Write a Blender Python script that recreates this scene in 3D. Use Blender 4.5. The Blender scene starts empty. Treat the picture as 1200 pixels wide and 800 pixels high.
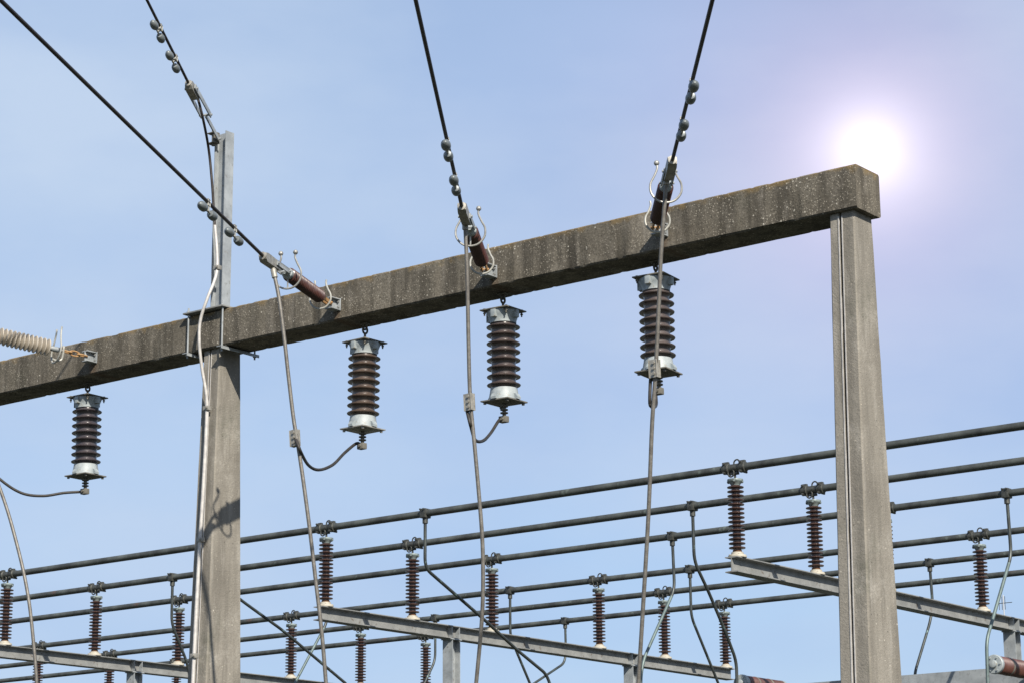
import bpy, bmesh, math, random
from mathutils import Vector, Matrix, noise

random.seed(7)
R = math.radians
scene = bpy.context.scene
col = scene.collection

# ------------------------------------------------------------------ camera, sky, sun, exposure
EYE = 1.6                                   # eye height above the gravel (metres)
YAW, PITCH, ROLL = 0.65955, 0.24906, -0.00696
cd = bpy.data.cameras.new('camera')
cd.sensor_width = 36.0
cd.lens = 81.70752
cd.clip_start, cd.clip_end = 0.1, 6000
cam = bpy.data.objects.new('camera', cd)
col.objects.link(cam)
fwd = Vector((-math.sin(YAW) * math.cos(PITCH), math.cos(YAW) * math.cos(PITCH), math.sin(PITCH)))
rt = Vector((math.cos(YAW), math.sin(YAW), 0))
up = rt.cross(fwd)
rt2 = rt * math.cos(ROLL) + up * math.sin(ROLL)
up2 = -rt * math.sin(ROLL) + up * math.cos(ROLL)
M3 = Matrix((rt2, up2, -fwd)).transposed()
cam.matrix_world = Matrix.Translation((0, 0, EYE)) @ M3.to_4x4()
scene.camera = cam

SUN = Vector((1.6, -1.0, 1.45)).normalized()          # direction towards the sun, read from the shadows
world = bpy.data.worlds.new('World')
scene.world = world
world.use_nodes = True
wn, wl = world.node_tree.nodes, world.node_tree.links
wn.clear()


def wnode(t, **kw):
    n = wn.new(t)
    for k, v in kw.items():
        setattr(n, k, v)
    return n


def wmath(op, a, b=None):
    n = wnode('ShaderNodeMath', operation=op)
    for i, v in enumerate((a, b)):
        if v is None:
            continue
        if isinstance(v, (int, float)):
            n.inputs[i].default_value = v
        else:
            wl.new(v, n.inputs[i])
    return n.outputs[0]


sky = wnode('ShaderNodeTexSky', sky_type='NISHITA', sun_disc=False)
sky.sun_elevation = math.asin(SUN.z)
sky.sun_rotation = math.atan2(SUN.x, SUN.y)
sky.air_density, sky.dust_density, sky.ozone_density = 1.0, 1.2, 2.0
tc = wnode('ShaderNodeTexCoord')
# thin, pale veil of cirrus, fixed to directions in the sky
mp = wnode('ShaderNodeMapping')
mp.inputs['Scale'].default_value = (2.2, 2.2, 5.0)
wl.new(tc.outputs['Generated'], mp.inputs['Vector'])
nz = wnode('ShaderNodeTexNoise')
nz.inputs['Scale'].default_value = 1.9
nz.inputs['Detail'].default_value = 4.0
nz.inputs['Roughness'].default_value = 0.5
wl.new(mp.outputs['Vector'], nz.inputs['Vector'])
rp = wnode('ShaderNodeMapRange')
rp.inputs['From Min'].default_value = 0.38
rp.inputs['From Max'].default_value = 0.68
rp.inputs['To Min'].default_value = 0.62
rp.inputs['To Max'].default_value = 0.94
wl.new(nz.outputs['Fac'], rp.inputs['Value'])
veil = wnode('ShaderNodeMix', data_type='RGBA')
veil.inputs['B'].default_value = (2.6, 3.6, 5.4, 1)
sepd = wnode('ShaderNodeSeparateXYZ')
wl.new(tc.outputs['Generated'], sepd.inputs[0])
hz = wnode('ShaderNodeMapRange', interpolation_type='SMOOTHSTEP')
for kk, vv in (('From Min', 0.36), ('From Max', 0.85), ('To Min', 1.0), ('To Max', 0.12)):
    hz.inputs[kk].default_value = vv
wl.new(sepd.outputs['Z'], hz.inputs['Value'])
wl.new(wmath('MULTIPLY', rp.outputs['Result'], hz.outputs['Result']), veil.inputs['Factor'])
wl.new(sky.outputs['Color'], veil.inputs['A'])
# a paler sheet of high cloud, spread unevenly and thickest towards the left
nz2 = wnode('ShaderNodeTexNoise')
nz2.inputs['Scale'].default_value = 3.4
nz2.inputs['Detail'].default_value = 6.0
nz2.inputs['Roughness'].default_value = 0.52
mp2 = wnode('ShaderNodeMapping')
mp2.inputs['Scale'].default_value = (1.4, 1.4, 3.2)
mp2.inputs['Location'].default_value = (3.1, 0.7, 1.9)
wl.new(tc.outputs['Generated'], mp2.inputs['Vector'])
wl.new(mp2.outputs['Vector'], nz2.inputs['Vector'])
nrm0 = wnode('ShaderNodeVectorMath', operation='NORMALIZE')
wl.new(tc.outputs['Generated'], nrm0.inputs[0])
dl_ = wnode('ShaderNodeVectorMath', operation='DOT_PRODUCT')
wl.new(nrm0.outputs[0], dl_.inputs[0])
dl_.inputs[1].default_value = (-0.7206, 0.6139, 0.3223)
lobe = wmath('EXPONENT', wmath('MULTIPLY', wmath('POWER', wmath('DIVIDE', wmath('ARCCOSINE', wmath('MINIMUM', dl_.outputs['Value'], 0.9999999)), R(7.5)), 2.0), -1.0))
cl2 = wnode('ShaderNodeMapRange')
cl2.inputs['From Min'].default_value = 0.40
cl2.inputs['From Max'].default_value = 0.70
cl2.inputs['To Max'].default_value = 0.55
wl.new(nz2.outputs['Fac'], cl2.inputs['Value'])
cf = wmath('MINIMUM', wmath('ADD', wmath('MULTIPLY', lobe, 0.55), cl2.outputs['Result']), 0.85)
sheet = wnode('ShaderNodeMix', data_type='RGBA')
sheet.inputs['B'].default_value = (3.75, 4.55, 5.75, 1)
wl.new(wmath('MULTIPLY', cf, hz.outputs['Result']), sheet.inputs['Factor'])
wl.new(veil.outputs['Result'], sheet.inputs['A'])
# sun glare painted into the sky, not the lighting sun: white core, rosy halo
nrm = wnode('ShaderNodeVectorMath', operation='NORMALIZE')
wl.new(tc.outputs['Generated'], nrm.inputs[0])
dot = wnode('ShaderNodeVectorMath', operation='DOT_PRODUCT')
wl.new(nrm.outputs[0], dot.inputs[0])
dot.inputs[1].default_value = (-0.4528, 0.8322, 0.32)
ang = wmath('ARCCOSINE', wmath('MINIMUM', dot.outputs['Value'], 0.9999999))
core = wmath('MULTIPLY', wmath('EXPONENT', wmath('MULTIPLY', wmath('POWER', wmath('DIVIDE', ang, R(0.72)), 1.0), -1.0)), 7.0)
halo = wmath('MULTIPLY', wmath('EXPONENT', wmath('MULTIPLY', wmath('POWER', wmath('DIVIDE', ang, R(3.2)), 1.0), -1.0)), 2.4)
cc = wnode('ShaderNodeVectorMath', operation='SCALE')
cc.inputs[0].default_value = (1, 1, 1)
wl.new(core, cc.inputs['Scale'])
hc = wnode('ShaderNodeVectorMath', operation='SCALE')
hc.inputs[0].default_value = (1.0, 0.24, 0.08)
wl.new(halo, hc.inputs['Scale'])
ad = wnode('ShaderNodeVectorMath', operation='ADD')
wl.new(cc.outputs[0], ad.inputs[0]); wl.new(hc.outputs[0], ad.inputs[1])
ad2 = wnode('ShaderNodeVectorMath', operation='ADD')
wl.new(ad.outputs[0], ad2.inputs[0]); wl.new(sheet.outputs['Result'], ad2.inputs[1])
bg = wnode('ShaderNodeBackground')
bg.inputs['Strength'].default_value = 0.1
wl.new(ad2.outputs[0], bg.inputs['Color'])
wo = wnode('ShaderNodeOutputWorld')
wl.new(bg.outputs[0], wo.inputs['Surface'])

sd = bpy.data.lights.new('sun', 'SUN')
sd.energy = 5.0
sd.angle = R(0.53)
sd.color = (1.0, 0.93, 0.82)
sun = bpy.data.objects.new('sun', sd)
sun.rotation_euler = SUN.to_track_quat('Z', 'Y').to_euler()
col.objects.link(sun)

scene.view_settings.view_transform = 'Standard'
scene.view_settings.look = 'None'
scene.view_settings.gamma = 1.0
scene.view_settings.use_curve_mapping = False
scene.view_settings.exposure = 0.6

# ------------------------------------------------------------------ materials


class Mat:
    """small helper round a Principled material"""

    def __init__(self, name, rough=0.6, metal=0.0, coat=0.0, spec=0.5):
        self.m = bpy.data.materials.new(name)
        self.m.use_nodes = True
        self.n, self.l = self.m.node_tree.nodes, self.m.node_tree.links
        self.b = self.n['Principled BSDF']
        self.b.inputs['Roughness'].default_value = rough
        self.b.inputs['Metallic'].default_value = metal
        self.b.inputs['Coat Weight'].default_value = coat
        self.b.inputs['Coat Roughness'].default_value = 0.15
        self.b.inputs['Specular IOR Level'].default_value = spec
        self.tc = self.n.new('ShaderNodeTexCoord')
        self.h = None

    def noise(self, scale, detail=4, rough=0.55, stretch=(1, 1, 1), w=0.0):
        mp = self.n.new('ShaderNodeMapping')
        mp.inputs['Scale'].default_value = stretch
        mp.inputs['Location'].default_value = (w, w * 1.7, w * 0.3)
        self.l.new(self.tc.outputs['Object'], mp.inputs['Vector'])
        t = self.n.new('ShaderNodeTexNoise')
        t.inputs['Scale'].default_value = scale
        t.inputs['Detail'].default_value = detail
        t.inputs['Roughness'].default_value = rough
        self.l.new(mp.outputs[0], t.inputs['Vector'])
        return t.outputs['Fac']

    def voro(self, scale, stretch=(1, 1, 1)):
        mp = self.n.new('ShaderNodeMapping')
        mp.inputs['Scale'].default_value = stretch
        self.l.new(self.tc.outputs['Object'], mp.inputs['Vector'])
        t = self.n.new('ShaderNodeTexVoronoi')
        t.inputs['Scale'].default_value = scale
        self.l.new(mp.outputs[0], t.inputs['Vector'])
        return t.outputs['Distance'], t.outputs['Color']

    def rng(self, v, a, b, lo=0.0, hi=1.0):
        t = self.n.new('ShaderNodeMapRange')
        for k, x in (('From Min', a), ('From Max', b), ('To Min', lo), ('To Max', hi)):
            t.inputs[k].default_value = x
        self.l.new(v, t.inputs['Value'])
        return t.outputs[0]

    def math(self, op, a, b):
        t = self.n.new('ShaderNodeMath')
        t.operation = op
        for i, v in enumerate((a, b)):
            if isinstance(v, (int, float)):
                t.inputs[i].default_value = v
            else:
                self.l.new(v, t.inputs[i])
        return t.outputs[0]

    def mix(self, f, a, b):
        t = self.n.new('ShaderNodeMix')
        t.data_type = 'RGBA'
        for k, v in (('Factor', f), ('A', a), ('B', b)):
            if isinstance(v, (int, float)):
                t.inputs[k].default_value = v
            elif isinstance(v, tuple):
                t.inputs[k].default_value = (*v, 1) if len(v) == 3 else v
            else:
                self.l.new(v, t.inputs[k])
        return t.outputs['Result']

    def z(self):
        s = self.n.new('ShaderNodeSeparateXYZ')
        self.l.new(self.tc.outputs['Object'], s.inputs[0])
        return s.outputs['Z']

    def color(self, c):
        if isinstance(c, tuple):
            self.b.inputs['Base Color'].default_value = (*c, 1)
        else:
            self.l.new(c, self.b.inputs['Base Color'])
        return self

    def roughness(self, v):
        self.l.new(v, self.b.inputs['Roughness'])
        return self

    def bump(self, h, strength=0.3, dist=0.01):
        t = self.n.new('ShaderNodeBump')
        t.inputs['Strength'].default_value = strength
        t.inputs['Distance'].default_value = dist
        self.l.new(h, t.inputs['Height'])
        self.l.new(t.outputs[0], self.b.inputs['Normal'])
        return self


def mottled(name, a, b, scale=9, rough=0.6, metal=0.0, coat=0.0, lo=0.35, hi=0.65, bump=0.0, spots=None):
    k = Mat(name, rough, metal, coat)
    f = k.rng(k.noise(scale, 6, 0.62), lo, hi)
    c = k.mix(f, a, b)
    if spots:
        c = k.mix(k.rng(k.noise(scale * 2.3, 5, 0.6, w=3.1), 0.60, 0.68), c, spots)
    k.color(c)
    if bump:
        k.bump(k.noise(scale * 9, 4), bump, 0.004)
    return k.m


def weathered_concrete(name, dark, mid, light, streak, top_lichen, speck, height, grain=0.62, stains=()):
    k = Mat(name, 0.92, 0, 0, 0.25)
    base = k.mix(k.rng(k.noise(1.3, 7, 0.6), 0.35, 0.65), dark, mid)
    # rain streaks: stains that run down the cast faces
    st = k.rng(k.noise(7.0, 5, 0.6, (1, 1, 0.10), 2.0), 0.44, 0.60)
    base = k.mix(k.math('MULTIPLY', st, streak), base, tuple(x * 0.42 for x in dark))
    st2 = k.rng(k.noise(11.0, 5, 0.6, (1, 1, 0.13), 9.0), 0.55, 0.72)
    base = k.mix(k.math('MULTIPLY', st2, 0.55), base, light)
    base = k.mix(k.math('MULTIPLY', k.rng(k.noise(62, 4, 0.7), 0.42, 0.62), grain), base, tuple(x * 0.5 for x in dark))
    if top_lichen:
        e = k.rng(k.math('ADD', k.z(), k.rng(k.noise(9, 5), 0.3, 0.7, -0.05, 0.05)), height - 0.05, height + 0.01)
        base = k.mix(k.math('MULTIPLY', e, 0.75), base, (0.17, 0.12, 0.055))
    # pale lichen and exposed aggregate: specks of uneven size
    d, cl = k.voro(30)
    sep = k.n.new('ShaderNodeSeparateColor')
    k.l.new(cl, sep.inputs[0])
    big = k.math('GREATER_THAN', sep.outputs[0], 1 - speck)
    s = k.math('MULTIPLY', k.math('MULTIPLY', k.rng(d, 0.27, 0.16), big), k.rng(k.noise(1.9, 4, 0.6, w=5.0), 0.42, 0.60, 0.15, 1.0))
    pt_ = k.math('MULTIPLY', k.rng(k.noise(2.1, 6, 0.62, w=11.0), 0.56, 0.66), k.rng(k.noise(24, 5, 0.7, w=1.0), 0.38, 0.58))
    base = k.mix(k.math('MULTIPLY', pt_, 0.40), base, tuple(x * 1.12 for x in light))        # worn pale patches
    pd_ = k.math('MULTIPLY', k.rng(k.noise(1.6, 6, 0.62, w=17.0), 0.58, 0.68), k.rng(k.noise(18, 5, 0.7, w=2.0), 0.36, 0.60))
    base = k.mix(k.math('MULTIPLY', pd_, 0.55), base, (dark[0] * 0.55, dark[1] * 0.60, dark[2] * 0.55))   # algae
    dp, cp = k.voro(17)
    sp3 = k.n.new('ShaderNodeSeparateColor')
    k.l.new(cp, sp3.inputs[0])
    hole = k.math('MULTIPLY', k.rng(dp, 0.13, 0.08), k.math('GREATER_THAN', sp3.outputs[2], 0.80))
    base = k.mix(k.math('MULTIPLY', hole, 0.8), base, tuple(x * 0.3 for x in dark))          # blow holes
    base = k.mix(k.math('MULTIPLY', s, 0.8), base, (0.50, 0.47, 0.40))
    d2, cl2 = k.voro(60)
    sep2 = k.n.new('ShaderNodeSeparateColor')
    k.l.new(cl2, sep2.inputs[0])
    s2 = k.math('MULTIPLY', k.rng(d2, 0.36, 0.22), k.math('GREATER_THAN', sep2.outputs[1], 1 - speck * 2.6))
    s2 = k.math('MULTIPLY', s2, k.rng(k.noise(3, 3), 0.33, 0.55))
    base = k.mix(k.math('MULTIPLY', s2, 0.6), base, (0.42, 0.38, 0.31))
    sx = k.n.new('ShaderNodeSeparateXYZ')
    k.l.new(k.tc.outputs['Object'], sx.inputs[0])
    for i, x in enumerate(stains):           # rust and dirt washed down from the bolted fixings
        dx = k.math('ABSOLUTE', k.math('SUBTRACT', k.math('ADD', sx.outputs['X'], k.rng(k.noise(14, 3, 0.5, (1, 1, 0.2), i), 0.3, 0.7, -0.03, 0.03)), x), 0.0)
        f = k.math('MULTIPLY', k.rng(dx, 0.075, 0.02), k.rng(sx.outputs['Z'], 0.02, -0.10))
        base = k.mix(k.math('MULTIPLY', f, 0.55), base, (0.085, 0.052, 0.030))
    k.color(base)
    k.bump(k.math('ADD', k.noise(60, 6, 0.65), k.noise(12, 4)), 0.55, 0.010)
    return k.m


BEAM_STAINS = [1.738, 3.647, 5.523, -1.682]
M_BEAM = weathered_concrete('stained beam concrete', (0.102, 0.090, 0.070), (0.168, 0.150, 0.120), (0.241, 0.218, 0.183), 0.72, True, 0.16, 0.19, 0.62, BEAM_STAINS)
M_COL = weathered_concrete('column concrete', (0.195, 0.179, 0.152), (0.256, 0.237, 0.203), (0.335, 0.315, 0.279), 0.40, False, 0.02, 99, 0.22)
M_GALV = mottled('galvanised steel', (0.204, 0.221, 0.230), (0.306, 0.327, 0.336), 7, 0.55, 0.12, bump=0.1, spots=(0.170, 0.170, 0.166))
M_GALV_OLD = mottled('dull galvanised steel', (0.148, 0.152, 0.148), (0.216, 0.220, 0.212), 6, 0.68, 0.0, bump=0.12, spots=(0.112, 0.096, 0.080))
M_RUST = mottled('rusty iron', (0.240, 0.124, 0.048), (0.376, 0.232, 0.104), 40, 0.8, 0.1, bump=0.3)
M_COLLAR = mottled('rust stained collar', (0.12, 0.055, 0.028), (0.22, 0.11, 0.05), 40, 0.8, 0.0)
M_CAP = mottled('grey cast cap', (0.211, 0.242, 0.254), (0.328, 0.359, 0.363), 12, 0.55, 0.05, bump=0.1, spots=(0.234, 0.211, 0.164))
M_CAPDARK = mottled('grimy plate', (0.075, 0.072, 0.062), (0.16, 0.15, 0.125), 14, 0.75, 0.1, bump=0.2)
M_FLANGE = mottled('cream cement flange', (0.270, 0.248, 0.198), (0.387, 0.360, 0.297), 16, 0.7)
M_TOPCAP = mottled('verdigris cap', (0.075, 0.085, 0.082), (0.27, 0.33, 0.325), 22, 0.45, 0.3, spots=(0.06, 0.06, 0.055))


def porcelain(name, a, b, rough=0.22):
    k = Mat(name, rough, 0, 0.35)
    k.color(k.mix(k.rng(k.noise(6, 6, 0.6), 0.35, 0.65), a, b))
    k.roughness(k.rng(k.noise(14, 4), 0.3, 0.7, rough * 0.8, rough * 1.9))
    return k.m


M_BROWN = porcelain('brown glazed porcelain', (0.046, 0.026, 0.021), (0.080, 0.046, 0.037))
M_ROD = porcelain('red brown rod glaze', (0.036, 0.012, 0.010), (0.062, 0.022, 0.017), 0.3)
M_DISCO = porcelain('red brown disconnector glaze', (0.070, 0.026, 0.019), (0.115, 0.046, 0.034), 0.28)
M_ARR = [porcelain('plum grey porcelain', (0.036, 0.030, 0.034), (0.068, 0.057, 0.060), 0.26),
         porcelain('umber porcelain', (0.050, 0.035, 0.027), (0.098, 0.070, 0.054), 0.28),
         porcelain('dark umber porcelain', (0.042, 0.031, 0.029), (0.080, 0.062, 0.057), 0.26),
         porcelain('dusty brown porcelain', (0.056, 0.044, 0.041), (0.104, 0.083, 0.077), 0.30)]
M_COMP = mottled('beige silicone', (0.30, 0.265, 0.215), (0.41, 0.365, 0.30), 10, 0.65)


def bus():
    k = Mat('patinated copper tube', 0.5, 0.1)
    c = k.mix(k.rng(k.noise(2.6, 6, 0.65), 0.38, 0.66), (0.034, 0.036, 0.033), (0.090, 0.099, 0.090))
    c = k.mix(k.rng(k.noise(5.0, 6, 0.6, w=4.0), 0.62, 0.72), c, (0.14, 0.17, 0.15))
    c = k.mix(k.rng(k.noise(1.1, 4, 0.5, w=8.0), 0.66, 0.72), c, (0.105, 0.052, 0.035))
    k.color(c)
    k.bump(k.noise(40, 4), 0.15, 0.004)
    return k.m


M_BUS = bus()
M_CLAMP = mottled('tarnished bronze clamp', (0.035, 0.036, 0.032), (0.085, 0.088, 0.078), 30, 0.5, 0.4)
M_DROP = mottled('tarnished connecting tube', (0.031, 0.036, 0.035), (0.062, 0.071, 0.068), 5, 0.45, 0.4, spots=(0.105, 0.155, 0.152))
M_DROP_GREEN = mottled('verdigris connecting tube', (0.077, 0.106, 0.104), (0.130, 0.174, 0.169), 5, 0.5, 0.3, spots=(0.044, 0.048, 0.046))


def stranded(name, a, b, rough, metal):
    k = Mat(name, rough, metal)
    k.color(k.mix(k.rng(k.noise(18, 6, 0.65), 0.35, 0.65), a, b))
    k.bump(k.noise(160, 3), 0.35, 0.004)
    return k.m


M_WIRE = stranded('dark line conductor', (0.017, 0.012, 0.011), (0.036, 0.028, 0.024), 0.55, 0.2)
M_ALU = stranded('weathered aluminium strand', (0.102, 0.092, 0.080), (0.170, 0.160, 0.142), 0.5, 0.3)
M_EARTH = stranded('pale grey earth cable', (0.340, 0.327, 0.315), (0.476, 0.459, 0.433), 0.55, 0.1)
M_LEAD = stranded('black jumper lead', (0.018, 0.016, 0.014), (0.036, 0.032, 0.028), 0.6, 0.1)
M_PALE = mottled('pale horn metal', (0.289, 0.285, 0.255), (0.399, 0.395, 0.357), 20, 0.45, 0.2)
M_HORN = mottled('grey horn metal', (0.221, 0.217, 0.200), (0.340, 0.336, 0.315), 20, 0.45, 0.4)
M_FIT = mottled('grey forged fitting', (0.194, 0.185, 0.163), (0.317, 0.304, 0.268), 24, 0.5, 0.3, bump=0.15)
M_DAMP = mottled('blue grey damper weight', (0.11, 0.125, 0.13), (0.19, 0.21, 0.215), 20, 0.42, 0.25)
M_WHITE = mottled('pale antenna metal', (0.40, 0.39, 0.37), (0.46, 0.45, 0.43), 3, 0.6)


def gravel():
    k = Mat('gravel', 0.95)
    d, cl = k.voro(34)
    c = k.mix(k.rng(k.noise(0.35, 5), 0.35, 0.65), (0.040, 0.048, 0.028), (0.075, 0.078, 0.055))
    c = k.mix(k.math('MULTIPLY', k.rng(d, 0.2, 0.6), 0.6), c, (0.022, 0.026, 0.016))
    k.color(c)
    k.bump(d, 0.6, 0.02)
    return k.m


M_GROUND = gravel()

# ------------------------------------------------------------------ mesh helpers


class MB:
    """collects shapes that become ONE mesh object"""

    def __init__(self):
        self.bm = bmesh.new()

    def box(self, lo, hi, bevel=0.0):
        r = bmesh.ops.create_cube(self.bm, size=1)
        vs = r['verts']
        for v in vs:
            v.co = Vector([lo[i] + (v.co[i] + 0.5) * (hi[i] - lo[i]) for i in range(3)])
        if bevel:
            es = list({e for v in vs for e in v.link_edges})
            bmesh.ops.bevel(self.bm, geom=es, offset=bevel, segments=2, affect='EDGES', profile=0.6)
        return self

    def obox(self, c, ax, ay, az, half, bevel=0.0):
        """oriented box: centre, three unit axes, half sizes"""
        r = bmesh.ops.create_cube(self.bm, size=2)
        vs = r['verts']
        for v in vs:
            v.co = Vector(c) + ax * (v.co.x * half[0]) + ay * (v.co.y * half[1]) + az * (v.co.z * half[2])
        if bevel:
            es = list({e for v in vs for e in v.link_edges})
            bmesh.ops.bevel(self.bm, geom=es, offset=bevel, segments=2, affect='EDGES', profile=0.6)
        return self

    def tube(self, pts, r, seg=10, caps=True):
        pts = [Vector(p) for p in pts]
        n = len(pts)
        rad = r if isinstance(r, (list, tuple)) else [r] * n
        t = [(pts[min(i + 1, n - 1)] - pts[max(i - 1, 0)]).normalized() for i in range(n)]
        ref = Vector((0, 0, 1)) if abs(t[0].z) < 0.9 else Vector((1, 0, 0))
        u = t[0].cross(ref).normalized()
        rings = []
        for i in range(n):
            u = (u - t[i] * u.dot(t[i])).normalized()
            w = t[i].cross(u)
            rings.append([self.bm.verts.new(pts[i] + (u * math.cos(a) + w * math.sin(a)) * rad[i])
                          for a in [2 * math.pi * k / seg for k in range(seg)]])
        for a, b in zip(rings, rings[1:]):
            for k in range(seg):
                self.bm.faces.new((a[k], a[(k + 1) % seg], b[(k + 1) % seg], b[k]))
        if caps:
            self.bm.faces.new(rings[0][::-1])
            self.bm.faces.new(rings[-1])
        return self

    def lathe(self, prof, o=(0, 0, 0), d=(0, 0, 1), seg=24):
        """profile of (radius, distance along d) turned round the axis"""
        o, d = Vector(o), Vector(d).normalized()
        ref = Vector((0, 0, 1)) if abs(d.z) < 0.9 else Vector((1, 0, 0))
        u = d.cross(ref).normalized()
        w = d.cross(u)
        rings = []
        for r, h in prof:
            r = max(r, 0.0004)
            rings.append([self.bm.verts.new(o + d * h + (u * math.cos(a) + w * math.sin(a)) * r)
                          for a in [2 * math.pi * k / seg for k in range(seg)]])
        for a, b in zip(rings, rings[1:]):
            for k in range(seg):
                self.bm.faces.new((a[k], a[(k + 1) % seg], b[(k + 1) % seg], b[k]))
        self.bm.faces.new(rings[0][::-1])
        self.bm.faces.new(rings[-1])
        return self

    def ball(self, c, r, d=None, stretch=1.0, seg=14):
        d = Vector(d).normalized() if d is not None else Vector((0, 0, 1))
        prof = [(r * math.sin(math.pi * k / 10), -r * stretch * math.cos(math.pi * k / 10)) for k in range(11)]
        return self.lathe(prof, c, d, seg)

    def prism(self, outline, o, ax, ay, az, z0, z1):
        """outline in the (ax, ay) plane extruded along az from z0 to z1"""
        o = Vector(o)
        a = [self.bm.verts.new(o + ax * x + ay * y + az * z0) for x, y in outline]
        b = [self.bm.verts.new(o + ax * x + ay * y + az * z1) for x, y in outline]
        n = len(a)
        for k in range(n):
            self.bm.faces.new((a[k], a[(k + 1) % n], b[(k + 1) % n], b[k]))
        self.bm.faces.new(a[::-1])
        self.bm.faces.new(b)
        return self

    def build(self, name, mat, parent=None, local=False):
        """link as one object; coordinates are world ones unless local"""
        bmesh.ops.recalc_face_normals(self.bm, faces=self.bm.faces[:])
        if parent is not None and not local:
            off = parent_loc(parent)
            for v in self.bm.verts:
                v.co -= off
        me = bpy.data.meshes.new(name)
        self.bm.to_mesh(me)
        self.bm.free()
        me.materials.append(mat)
        for p in me.polygons:
            p.use_smooth = True
        me.set_sharp_from_angle(angle=R(38))
        o = bpy.data.objects.new(name, me)
        col.objects.link(o)
        if parent is not None:
            o.parent = parent
        return o


def parent_loc(o):
    v = Vector((0, 0, 0))
    while o is not None:
        v += o.location
        o = o.parent
    return v


def rebase(o, base):
    """move a single-mesh thing's origin to its base"""
    base = Vector(base)
    o.data.transform(Matrix.Translation(-base))
    o.location = base
    return o


def tag(o, label=None, cat=None, group=None, kind=None):
    for k, v in (('label', label), ('category', cat), ('group', group), ('kind', kind)):
        if v:
            o[k] = v
    return o


def thing(name, label, cat, loc, group=None):
    o = bpy.data.objects.new(name, None)
    o.empty_display_size = 0.2
    col.objects.link(o)
    o.location = loc
    return tag(o, label, cat, group)


def copy_tree(o, parent=None):
    c = o.copy()
    col.objects.link(c)
    c.parent = parent
    for ch in list(o.children):
        copy_tree(ch, c)
    return c


def spline(pts, n=8):
    """Catmull-Rom through the points"""
    p = [Vector(q) for q in pts]
    p = [p[0] * 2 - p[1]] + p + [p[-1] * 2 - p[-2]]
    out = []
    for i in range(1, len(p) - 2):
        for k in range(n):
            t = k / n
            a, b, c, d = p[i - 1], p[i], p[i + 1], p[i + 2]
            out.append(0.5 * ((2 * b) + (c - a) * t + (2 * a - 5 * b + 4 * c - d) * t * t + (3 * b - a - 3 * c + d) * t ** 3))
    out.append(p[-2])
    return out


def rounded(pts, r=0.08, n=5):
    """polyline with its corners bent round"""
    p = [Vector(q) for q in pts]
    out = [p[0]]
    for a, b, c in zip(p, p[1:], p[2:]):
        k = min(r, (b - a).length * 0.45, (c - b).length * 0.45)
        s, e = b + (a - b).normalized() * k, b + (c - b).normalized() * k
        for i in range(n + 1):
            t = i / n
            out.append(s * (1 - t) ** 2 + b * 2 * t * (1 - t) + e * t * t)
    out.append(p[-1])
    return out


X_, Y_, Z_ = Vector((1, 0, 0)), Vector((0, 1, 0)), Vector((0, 0, 1))

# ------------------------------------------------------------------ ground
g = MB()
vs = [g.bm.verts.new((x, y, 0)) for x, y in ((-2500, -2500), (2500, -2500), (2500, 2500), (-2500, 2500))]
g.bm.faces.new(vs)
tag(g.build('ground', M_GROUND), kind='structure')

# ------------------------------------------------------------------ concrete gantry: beam and two tapered columns
BY0, BY1 = 16.0, 16.39845
BZ0, BZ1 = 7.301, 7.6754
BX1 = -8.846
COLY = 16.2


def column(name, label, xc, cables):
    t = thing(name, label, 'column', (xc, COLY, 0), 'concrete columns carrying the crossbeam')
    H = BZ0 - 0.002

    def half(z):
        return 0.115 + 0.0058 * (BZ0 - z), 0.1497 + 0.0264 * (BZ0 - z)
    m = MB()
    levels = [0 + H * k / 30 for k in range(31)]
    ch = 0.012
    gx = -0.012                              # slot in the front face
    rings = []
    for z in levels:
        hx, hy = half(z)
        w = [random.uniform(-0.0012, 0.0012) for _ in range(12)]
        o = [(-hx + ch, -hy), (gx - 0.012, -hy), (gx - 0.012, -hy + 0.03), (gx + 0.012, -hy + 0.03), (gx + 0.012, -hy),
             (hx - ch, -hy), (hx, -hy + ch), (hx, hy - ch), (hx - ch, hy), (-hx + ch, hy), (-hx, hy - ch), (-hx, -hy + ch)]
        rings.append([m.bm.verts.new((x + w[i], y + w[-i], z)) for i, (x, y) in enumerate(o)])
    n = len(rings[0])
    for a, b in zip(rings, rings[1:]):
        for k in range(n):
            m.bm.faces.new((a[k], a[(k + 1) % n], b[(k + 1) % n], b[k]))
    m.bm.faces.new(rings[0][::-1])
    m.bm.faces.new(rings[-1])
    m.build('shaft', M_COL, t, local=True)
    for s in (-1, 1):                        # galvanised lips of the cast-in channel
        k = MB()
        z0, z1 = 0.02, H - 0.03
        x0 = gx + s * 0.0165
        a, b = half(z0)[1] + 0.002, half(z1)[1] + 0.002
        k.prism([(-a - 0.004, z0), (-a + 0.02, z0), (-b + 0.02, z1), (-b - 0.004, z1)], (x0, 0, 0), Y_, Z_, X_, -0.0045, 0.0045)
        k.build('channel_lip', M_EARTH, t, local=True)
    return t, half


colr, half = column('concrete_column', 'pale tapered concrete column with a slotted face, under the beam end', -9.018, False)
coll, half = column('concrete_column', 'pale tapered concrete column below the steel mast, with an earth cable', -16.264, True)

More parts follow.
